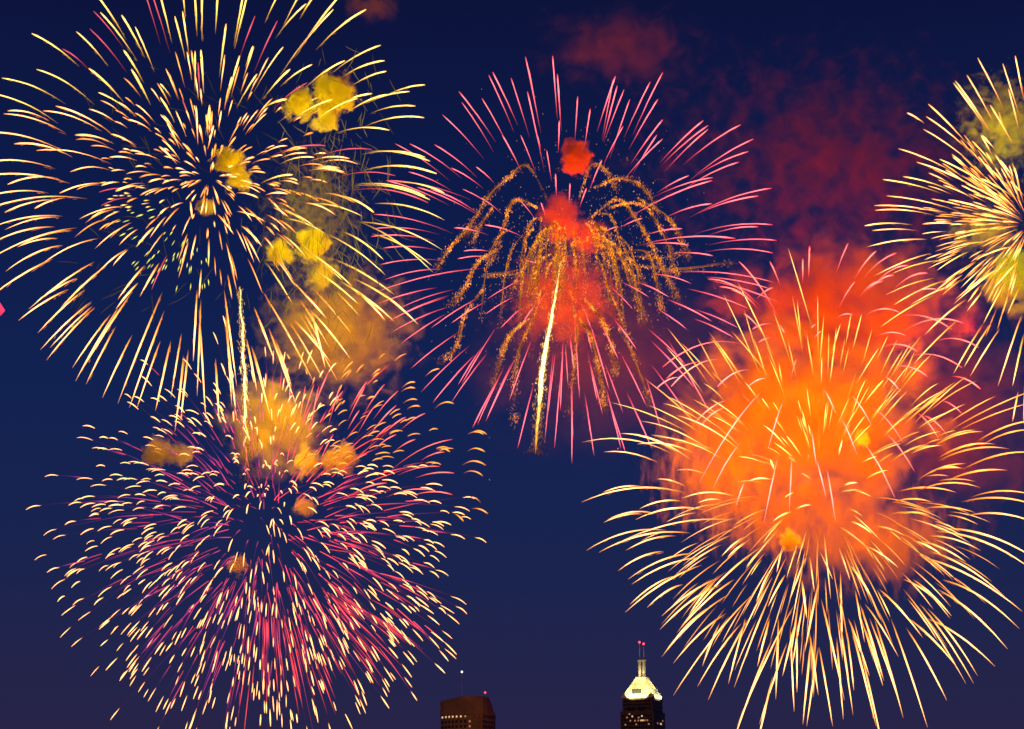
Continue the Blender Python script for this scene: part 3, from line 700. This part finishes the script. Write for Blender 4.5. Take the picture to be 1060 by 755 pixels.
def lamp(x, y, D, p, c): return point_light('smoke_fill_light', at(x, y, D), p*K, c)  # added point light that brightens the smoke, in place of the stars' own light

ORANGE = (1.0, .22, .006); DEEP = (1.0, .085, .008); CRIM = (1.0, .045, .022); YEL = (1.0, .85, .02); BROWN = (.90, .74, .05)
# big orange cloud, standing behind the heart of the burst and lit by added lights in front
cloud('smoke', 835, 430, 1165, 200, 180, 95, .060, 38, .46, .74, .74, seed=1.0, detail=9, label='great glowing orange smoke cloud behind the largest gold firework')
cloud('smoke', 872, 318, 1185, 190, 105, 75, .050, 30, .44, .80, .66, seed=2.0, detail=9, color=(.92, .29, .06), label='red smoke billowing above the great orange cloud')
cloud('smoke', 735, 485, 1140, 105, 115, 60, .05, 15, .55, .72, .5, stretch=(1.5, 1, .5), seed=3.3, detail=8, label='streaky brown smoke dripping from the left of the orange cloud')
cloud('smoke', 895, 555, 1150, 165, 90, 70, .04, 22, .52, .76, .55, stretch=(1.3, 1, .6), seed=4.3, detail=8, label='thin dull red smoke sinking under the orange cloud')
for x, y, p, c in ((850, 440, 1.0, ORANGE), (785, 440, .9, ORANGE), (905, 440, .8, ORANGE), (840, 375, .7, ORANGE), (835, 500, .9, ORANGE), (765, 380, .35, ORANGE),
                   (905, 375, .4, ORANGE), (860, 300, .40, DEEP), (935, 310, .35, CRIM), (800, 310, .25, CRIM), (735, 350, .16, CRIM), (985, 340, .18, CRIM), (720, 470, .22, ORANGE), (905, 520, .30, ORANGE), (790, 545, .22, ORANGE), (860, 560, .15, ORANGE), (965, 520, .12, DEEP), (975, 430, .14, DEEP)):
    lamp(x, y, 1072, p*.31, c)
lamp(850, 430, 1085, .10, (1, .40, .01)); lamp(800, 470, 1085, .06, (1, .40, .01))
cloud('smoke', 800, 535, 1150, 120, 75, 60, .05, 16, .53, .73, .5, stretch=(1.4, 1, .6), seed=4.9, detail=8, label='mottled orange smoke veil under the heart of the largest gold firework')
puff(818, 560, 1050, 11, .16, 'small orange smoke puff hanging under the great orange cloud', seed=5)
lamp(815, 550, 1032, .012, ORANGE)
puff(893, 455, 1060, 9, .08, 'bright amber smoke puff inside the great orange cloud', seed=6)
lamp(893, 455, 1050, .02, (1, .55, .02))
# red core of the pink firework
RC = (.92, .34, .06)
cloud('smoke', 580, 228, 1240, 34, 44, 30, .09, 16, .46, .70, .7, seed=5.0, detail=8, label='red smoke core in the middle of the pink firework', color=RC)
cloud('smoke', 608, 245, 1245, 34, 30, 30, .07, 13, .46, .70, .7, seed=5.6, detail=8, label='ragged red smoke on the right of the red core', color=RC)
cloud('smoke', 582, 310, 1250, 95, 85, 50, .045, 15, .50, .72, .62, seed=6.0, detail=9, label='orange smoke around the foot of the red core', color=RC)
for x, y, p, c in ((583, 228, .085, CRIM), (610, 243, .05, CRIM), (580, 270, .09, (1, .07, .01)), (600, 292, .07, ORANGE), (545, 300, .05, ORANGE), (625, 312, .04, ORANGE), (590, 345, .03, ORANGE), (560, 330, .03, ORANGE)):
    lamp(x, y, 1205, p, c)
puff(597, 163, 1225, 16, .10, 'small crimson smoke puff over the red core', squash=(1, 1, 1.15), seed=7, color=RC)
lamp(597, 166, 1200, .030, CRIM)
# lower left: amber glow round the comet trunk
AMB = (1, .48, .008)
cloud('smoke', 282, 440, 1095, 80, 85, 55, .06, 24, .47, .72, .66, seed=7.0, detail=9, label='amber smoke glowing around the foot of the pale comet trunk', color=BROWN)
for x, y, p in ((282, 432, .075), (268, 462, .05), (305, 412, .03), (256, 500, .02), (300, 465, .02)):
    lamp(x, y, 1052, p, AMB)
cloud('smoke', 350, 345, 1130, 125, 110, 60, .040, 18, .49, .72, .60, seed=8.0, detail=9, label='dim brown smoke drifting right of the yellow puffs', color=(.80, .58, .08))
cloud('smoke', 322, 225, 1150, 95, 130, 40, .05, 8, .585, .74, .35, seed=9.0, detail=8, label='faint scraggy smoke threads behind the large gold firework', color=(.62, .62, .08))
for x, y, p, c in ((318, 300, .035, YEL), (342, 325, .030, YEL), (300, 345, .03, (1, .7, .02)), (395, 365, .03, (1, .55, .03)), (330, 375, .02, (1, .5, .02)), (420, 350, .012, (1, .25, .03))):
    lamp(x, y, 1085, p, c)
for x, y, p in ((320, 150, .02), (300, 220, .02), (350, 210, .014)):
    lamp(x, y, 1118, p, YEL)
PUFFS = [(311, 106, 16, (1, .62, .01), 1, 'amber smoke puff, left one of the upper touching pair'), (345, 97, 21, (1, .80, .01), 2, 'largest yellow smoke puff, upper right in the gold firework'),
 (338, 120, 15, (1, .95, .01), 3, 'lemon smoke puff tucked under the largest yellow puff'), (237, 168, 15, (1, .66, .01), 4, 'amber smoke puff just above the heart of the gold firework'),
 (247, 186, 13, (1, .62, .01), 8, 'small amber puff hanging on the lower side of another above the heart'), (213, 214, 10, (.7, .30, .01), 9, 'small dull orange puff at the heart of the gold firework'),
 (290, 261, 15, (1, .72, .01), 10, 'amber smoke puff, left one of the lower separate pair'), (325, 254, 17, (1, .78, .01), 11, 'amber smoke puff, right one of the lower separate pair'),
 (334, 286, 17, (.5, .38, .01), 12, 'fading amber smoke trailing below the right lower puff')]
for x, y, r, c, sd_, lb in PUFFS:
    puff(x, y, 1130, r, (.13 if sd_ != 12 else .05) if r > 11 else .09, lb, seed=sd_, color=(.97, .88, .08))
    lamp(x-4, y-6, 1130-r*.56*2.5, .020*(r/15)**2, (c[0], c[1]*.80, c[2]))
for x, y, r, c, p, sd_, lb in ((246, 587, 11, (1, .14, .02), .30, 13, 'dull orange puff low in the violet firework'), (163, 468, 16, (1, .75, .1), .05, 14, 'dim tan smoke puff left of the amber glow'),
   (318, 478, 15, DEEP, .28, 15, 'reddish smoke puff right of the amber glow'), (352, 475, 17, CRIM, .22, 16, 'dim red smoke puff, rightmost beside the amber glow'), (316, 525, 11, DEEP, .28, 17, 'small red puff below the reddish ones'), (187, 470, 12, (1, .7, .1), .06, 18, 'fainter tan smoke puff nearest the amber glow')):
    puff(x, y, 1060, r, .06, lb, seed=sd_)
    lamp(x-3, y-5, 1060-r*.56*2.5, .012*(r/15)**2*p*2, c)
# right edge
puff(1052, 292, 1195, 30, .028, 'yellow-green smoke puff beside the right edge spokes', seed=19, color=(.70, .97, .05))
lamp(1046, 285, 1140, .075, (1, .88, .01)); lamp(1062, 225, 1150, .05, (1, .85, .02))
cloud('smoke', 1040, 130, 1215, 80, 100, 50, .05, 11, .585, .72, .45, seed=11.0, detail=8, label='yellow-green smoke curls above the right edge spokes', color=(.8, .95, .06))
cloud('smoke', 1020, 240, 1215, 70, 60, 50, .030, 12, .56, .76, .45, seed=11.8, detail=8, label='yellow-green smoke scraps among the right edge spokes', color=(.85, .95, .06))
for x, y in ((1010, 100), (1045, 140), (1030, 175), (1010, 240)):
    lamp(x, y, 1185, .022, (1, .85, .02))
# dim far smoke
cloud('smoke', 640, 50, 1420, 150, 75, 60, .013, 26, .52, .84, .5, seed=12.0, detail=9, label='faint red smoke wisp high over the pink firework', color=(.9, .40, .30))
lamp(635, 62, 1375, .034, (1, .10, .06)); lamp(600, 85, 1375, .02, (1, .10, .06)); lamp(720, 20, 1375, .015, (1, .08, .1))
cloud('smoke', 865, 170, 1400, 290, 185, 60, .022, 20, .50, .82, .35, seed=13.0, detail=9, label='dark maroon smoke fading out between the pink and right edge fireworks', color=(.8, .22, .25))
for x, y, p in ((840, 235, .045), (930, 215, .045), (780, 250, .03), (880, 170, .02), (960, 150, .012), (760, 60, .01)): lamp(x, y, 1345, p, (1, .03, .05))
cloud('smoke', 985, 430, 1250, 140, 180, 80, .014, 30, .45, .85, .6, seed=14.0, detail=8, label='dim maroon haze under the right edge spokes', color=(.9, .30, .16))
for x, y in ((960, 380), (1000, 480), (1010, 340)): lamp(x, y, 1190, .06, (1, .05, .05))
cloud('smoke', 385, 8, 1300, 50, 26, 30, .03, 14, .50, .80, .6, seed=15.0, detail=8, label='dull brown smoke scrap at the top above the gold firework')
lamp(385, 12, 1270, .010, (1, .35, .08))
cloud('smoke', 620, 370, 1380, 200, 150, 80, .008, 40, .35, 1.0, .8, seed=16.0, detail=8, label='violet haze under the pink firework')
for x, y in ((600, 350), (690, 380), (500, 380)): lamp(x, y, 1330, .07, (1, .06, .14))
